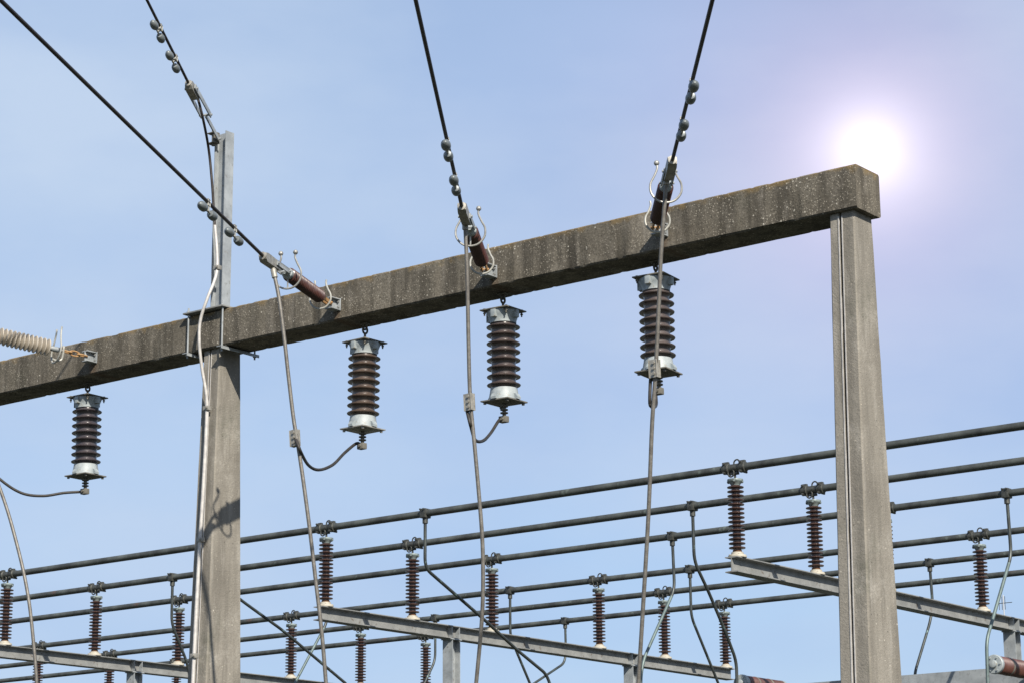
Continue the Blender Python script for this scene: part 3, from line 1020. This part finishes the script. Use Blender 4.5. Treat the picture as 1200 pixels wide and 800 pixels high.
def post_insulator():
    t = thing('post_insulator', 'x', 'insulator', (0, 0, 0), 'brown post insulators under the busbars')
    k = MB()
    k.lathe([(0.100, 0.0), (0.102, 0.014), (0.096, 0.026), (0.070, 0.034), (0.066, 0.056), (0.052, 0.060)], (0, 0, -0.003), Z_, 20)
    for a in range(4):
        q = a * math.pi / 2 + math.pi / 4
        k.lathe([(0.011, 0.012), (0.011, 0.032)], (0.083 * math.cos(q), 0.083 * math.sin(q), 0), Z_, 6)
    k.build('base_flange', M_FLANGE, t, local=True)
    n = 15
    z0, z1 = 0.074, 0.800
    prof = [(0.043, z0)]
    sp_ = (z1 - z0 - 0.014) / n
    MB().lathe([(0.046, 0.0575), (0.051, 0.060), (0.050, 0.074), (0.0455, 0.080)], (0, 0, 0), Z_, 20).build('rusty_collar', M_COLLAR, t, local=True)
    prof = [(0.045, 0.077)]
    for i in range(n):
        z = z0 + 0.006 + sp_ * (i + 0.5)
        prof += [(0.045, z - sp_ * 0.36), (0.060, z - sp_ * 0.24), (0.089, z - 0.007), (0.092, z), (0.088, z + 0.005), (0.056, z + sp_ * 0.22), (0.045, z + sp_ * 0.34)]
    prof += [(0.045, z1 - 0.006), (0.050, z1)]
    MB().lathe(prof, (0, 0, 0), Z_, 24).build('shed_stack', M_BROWN, t, local=True)
    k = MB()
    k.lathe([(0.050, 0.788), (0.058, 0.806), (0.084, 0.828), (0.088, 0.838), (0.086, 0.856), (0.060, 0.860)], (0, 0, 0), Z_, 20)
    for a in range(4):
        q = a * math.pi / 2 + 0.4
        k.ball((0.074 * math.cos(q), 0.074 * math.sin(q), 0.828), 0.018, seg=8)
    k.build('metal_cap', M_TOPCAP, t, local=True)
    k = MB()
    zb = BARZ - BASEZ
    k.tube([(0, 0, 0.858), (0, 0, zb - 0.045)], 0.013, 8)
    for s in (-1, 1):                    # two halves of the tube clamp, with their bolts and loops
        k.lathe([(0.052, -0.040), (0.060, -0.034), (0.060, 0.034), (0.052, 0.040)], (s * 0.105, 0, zb), X_, 14)
        k.obox((s * 0.105, 0.0, zb + 0.06), X_, Y_, Z_, (0.03, 0.018, 0.016), 0.004)
        k.lathe([(0.013, -0.075), (0.013, 0.075)], (s * 0.105, 0, zb + 0.05), Y_, 6)
        k.lathe([(0.013, -0.075), (0.013, 0.075)], (s * 0.105, 0, zb - 0.05), Y_, 6)
        ring = [(s * 0.020 - 0.012 + 0.038 * math.cos(q), s * 0.030, zb + s * 0.056 + 0.042 * math.sin(q)) for q in [2 * math.pi * n / 16 for n in range(17)]]
        k.tube(ring, 0.009, 8, False)
    k.lathe([(0.046, -0.075), (0.046, 0.075)], (0, 0, zb), X_, 14)
    k.obox((0.0, 0, zb - 0.06), X_, Y_, Z_, (0.045, 0.022, 0.014), 0.004)
    k.build('tube_clamp', M_CLAMP, t, local=True)
    return t


proto = post_insulator()
beamname = ['far left', 'left', 'middle', 'right']
ordn = ['first', 'second', 'third', 'fourth', 'fifth', 'sixth']
used = False
for bi, x in enumerate(XS):
    for j in range(6):
        if (bi == 0 and j < 3) or (bi == 3 and j > 3):
            continue
        o = copy_tree(proto) if used else proto
        used = True
        o.location = (x, BARY[j], BASEZ)
        o.rotation_euler.z = 0
        o['label'] = ('brown post insulator showing its top below the left steel beam, %s of three' % ('', '', '', 'leftmost', 'middle', 'rightmost')[j]) if bi == 0 else 'brown ribbed post insulator, %s from the near end of the %s steel beam' % (ordn[j], beamname[bi])

for j, y in enumerate(BARY):
    k = MB()
    n = 60
    pts = [(-75 + 80 * i / n, y, BARZ) for i in range(n + 1)]
    k.tube(pts, 0.0425, 14)
    o = k.build('busbar', M_BUS)
    rebase(o, (-19.36, y, BARZ))
    tag(o, ('nearest and highest' if j == 0 else ordn[j] + ' nearest' if j < 5 else 'farthest and lowest') + ' of the six dark patinated busbar tubes', 'busbar', 'dark busbar tubes on post insulators')

for label, pts, green, clamp in [('bent tube dropping from the nearest busbar, left of the middle downlead', [(-17.76, 21.1771, 6.5), (-17.76, 21.1747, 5.8396), (-17.76, 22.3018, 5.338), (-17.76, 22.9655, 5.0203), (-17.76, 23.5614, 4.7718), (-17.76, 23.666, 4.6082)], False, True), ('short bent tube from the fourth busbar, just right of the middle downlead', [(-20.97, 26.9556, 6.5), (-20.97, 26.9549, 5.8243), (-20.97, 27.0957, 5.6241), (-20.97, 27.5214, 5.0319)], False, True), ('bent tube from the farthest busbar behind the middle steel beam, bending left', [(-22.42, 30.2695, 6.5), (-22.42, 30.2787, 6.0872), (-22.42, 30.2501, 5.8232), (-22.42, 29.2927, 5.3664)], False, True), ('bent tube from the second busbar, crossing the last insulator of the middle beam', [(-15.01, 22.8341, 6.5), (-15.01, 22.8408, 5.842), (-15.01, 23.1273, 5.5188), (-15.01, 23.4583, 5.0944), (-15.01, 23.7022, 4.7394), (-15.01, 23.6961, 4.4644)], False, True), ('bent tube from the third busbar with a pale green slanting lower half', [(-16.42, 24.4911, 6.5), (-16.42, 24.5161, 5.8234), (-16.42, 23.8068, 4.8959), (-16.42, 23.7251, 4.6788), (-16.42, 23.7101, 4.2599)], True, True), ('bent tube from the fourth busbar, between the last two insulators of the middle beam', [(-17.79, 26.9556, 6.5), (-17.79, 26.9592, 5.8385), (-17.79, 27.6687, 4.8795)], False, True), ('bent tube from the fifth busbar just right of the right concrete column', [(-14.94, 28.6126, 6.5), (-14.94, 28.6431, 5.9248), (-14.94, 28.5431, 5.6806), (-14.94, 28.0459, 4.9669), (-14.94, 28.0043, 4.7929)], False, True), ('bent tube from the third busbar at the right edge, meeting a disconnector insulator', [(-11.75, 24.4911, 6.5), (-11.75, 24.5141, 5.7806), (-11.75, 23.76, 4.7286), (-11.75, 23.7243, 4.1108)], True, True), ('bent tube from the second busbar just left of the left concrete column', [(-23.8, 22.8341, 6.5), (-23.8, 22.8386, 5.8494), (-23.8, 23.1576, 5.3383), (-23.8, 23.2523, 5.0463)], False, True), ('pale green slanting tube under the near end of the middle steel beam', [(-22.39, 24.4911, 6.5), (-22.39, 24.5308, 5.92), (-22.39, 23.8697, 4.9851)], True, True), ('black slanting tube emerging from behind the left concrete column', [(-20.99, 21.1771, 6.5), (-20.99, 20.7696, 6.0372), (-20.99, 21.3627, 5.7634), (-20.99, 22.117, 5.4628), (-20.99, 23.3765, 4.8621)], False, True), ('bent tube from the fifth busbar below the near half of the middle beam', [(-23.78, 28.6126, 6.5), (-23.78, 28.6118, 5.8266), (-23.78, 28.3382, 5.4263)], False, True)]:
    pts = [Vector(p) for p in pts]
    t = thing('connecting_tube', label, 'connecting tube', pts[-1], 'bent tubes dropping from the busbars')
    run = rounded(pts, 0.12)
    if green:                            # the slanting lower half is a paler, greener tube
        cut = next(i for i, p in enumerate(run) if p.z < pts[1].z - 0.07)
        MB().tube(run[:cut + 1], 0.020, 10).build('upper_tube', M_DROP, t)
        MB().tube(run[cut:], 0.0197, 10).build('slanting_tube', M_DROP_GREEN, t)
    else:
        MB().tube(run, 0.020, 10).build('bent_tube', M_DROP, t)
    c = pts[0]
    k = MB()
    k.obox(c, X_, Y_, Z_, (0.045, 0.058, 0.058), 0.012)
    k.tube([c - Z_ * 0.05, c - Z_ * 0.12], 0.034, 10)
    for s in (-1, 1):
        k.lathe([(0.012, -0.075), (0.012, 0.075)], c + X_ * s * 0.025 + Z_ * 0.046, Y_, 6)
    k.build('tee_clamp', M_CLAMP, t)

# ------------------------------------------------------------------ disconnector row below the busbars
t = thing('disconnector_beam', 'grey galvanised crossbeam low behind the right concrete column', 'steel support', (-12.4, 25.05, 0))
cz = 4.5657
k = MB()
k.prism([(25.0, cz - 0.24), (25.12, cz - 0.24), (25.12, cz - 0.226), (25.012, cz - 0.226), (25.012, cz - 0.014), (25.12, cz - 0.014), (25.12, cz), (25.0, cz)], (0, 0, 0), Y_, Z_, X_, -15.6, -5.5)
k.build('channel', M_GALV, t)
for x in (-14.6, -9.6):
    MB().prism([(-0.08, -0.05), (0.08, -0.05), (0.08, 0.05), (-0.08, 0.05)], (x, 25.18, 0), X_, Y_, Z_, 0, cz - 0.02).build('post', M_GALV, t)


def disco(label, P, L):
    P = Vector(P)
    t = thing('disconnector_insulator', label, 'insulator', P, 'horizontal disconnector insulators')
    k = MB().lathe([(0.020, -0.035), (0.040, -0.03), (0.045, 0.0), (0.100, 0.002), (0.108, 0.010), (0.108, 0.050), (0.098, 0.064)], P, Y_, 24)
    for a in range(6):
        q = a * math.pi / 3
        k.lathe([(0.010, -0.012), (0.010, 0.01)], P + X_ * 0.078 * math.cos(q) + Z_ * 0.078 * math.sin(q), Y_, 6)
    k.build('end_cap', M_CAP, t)
    n = 40
    prof = [(0.076, 0.062)]
    pt = (L - 0.124) / n
    for i in range(n):
        z = 0.064 + pt * i
        prof += [(0.088, z), (0.101, z + pt * 0.4), (0.101, z + pt * 0.6), (0.088, z + pt * 0.98)]
    prof.append((0.076, L - 0.062))
    MB().lathe(prof, P, Y_, 28).build('ribbed_body', M_DISCO, t)
    for q in (0.30, 0.62):
        MB().lathe([(0.1015, L * q), (0.104, L * q + 0.004), (0.104, L * q + 0.028), (0.1015, L * q + 0.032)], P, Y_, 28).build('band', M_CAPDARK, t)
    MB().lathe([(0.092, L - 0.064), (0.105, L - 0.060), (0.105, L - 0.012), (0.098, L), (0.03, L + 0.001)], P, Y_, 24).build('rear_cap', M_CAP, t)


disco('red brown horizontal disconnector insulator in the lower right corner', (-11.72, 23.8452, 4.4724), 1.05)
disco('red brown horizontal disconnector insulator at the bottom, left of the right column', (-14.98, 23.7347, 4.4755), 0.95)

# ------------------------------------------------------------------ far antenna mast
P = Vector((-38.9079, 80.2752, 13.5196))
t = thing('antenna_mast', 'thin pale antenna mast far behind the right steel beam', 'antenna', (P.x, P.y, 0))
MB().tube([(P.x, P.y, 0), (P.x, P.y, P.z + 0.3)], [0.035, 0.018], 8).build('mast', M_WHITE, t)
k = MB().tube([P - X_ * 0.25, P + X_ * 0.35], 0.014, 6)
for x in (-0.18, -0.06, 0.06):
    k.tube([P + X_ * x + Z_ * 0.25, P + X_ * x - Z_ * 0.25], 0.012, 6)
k.build('antenna', M_CLAMP, t)
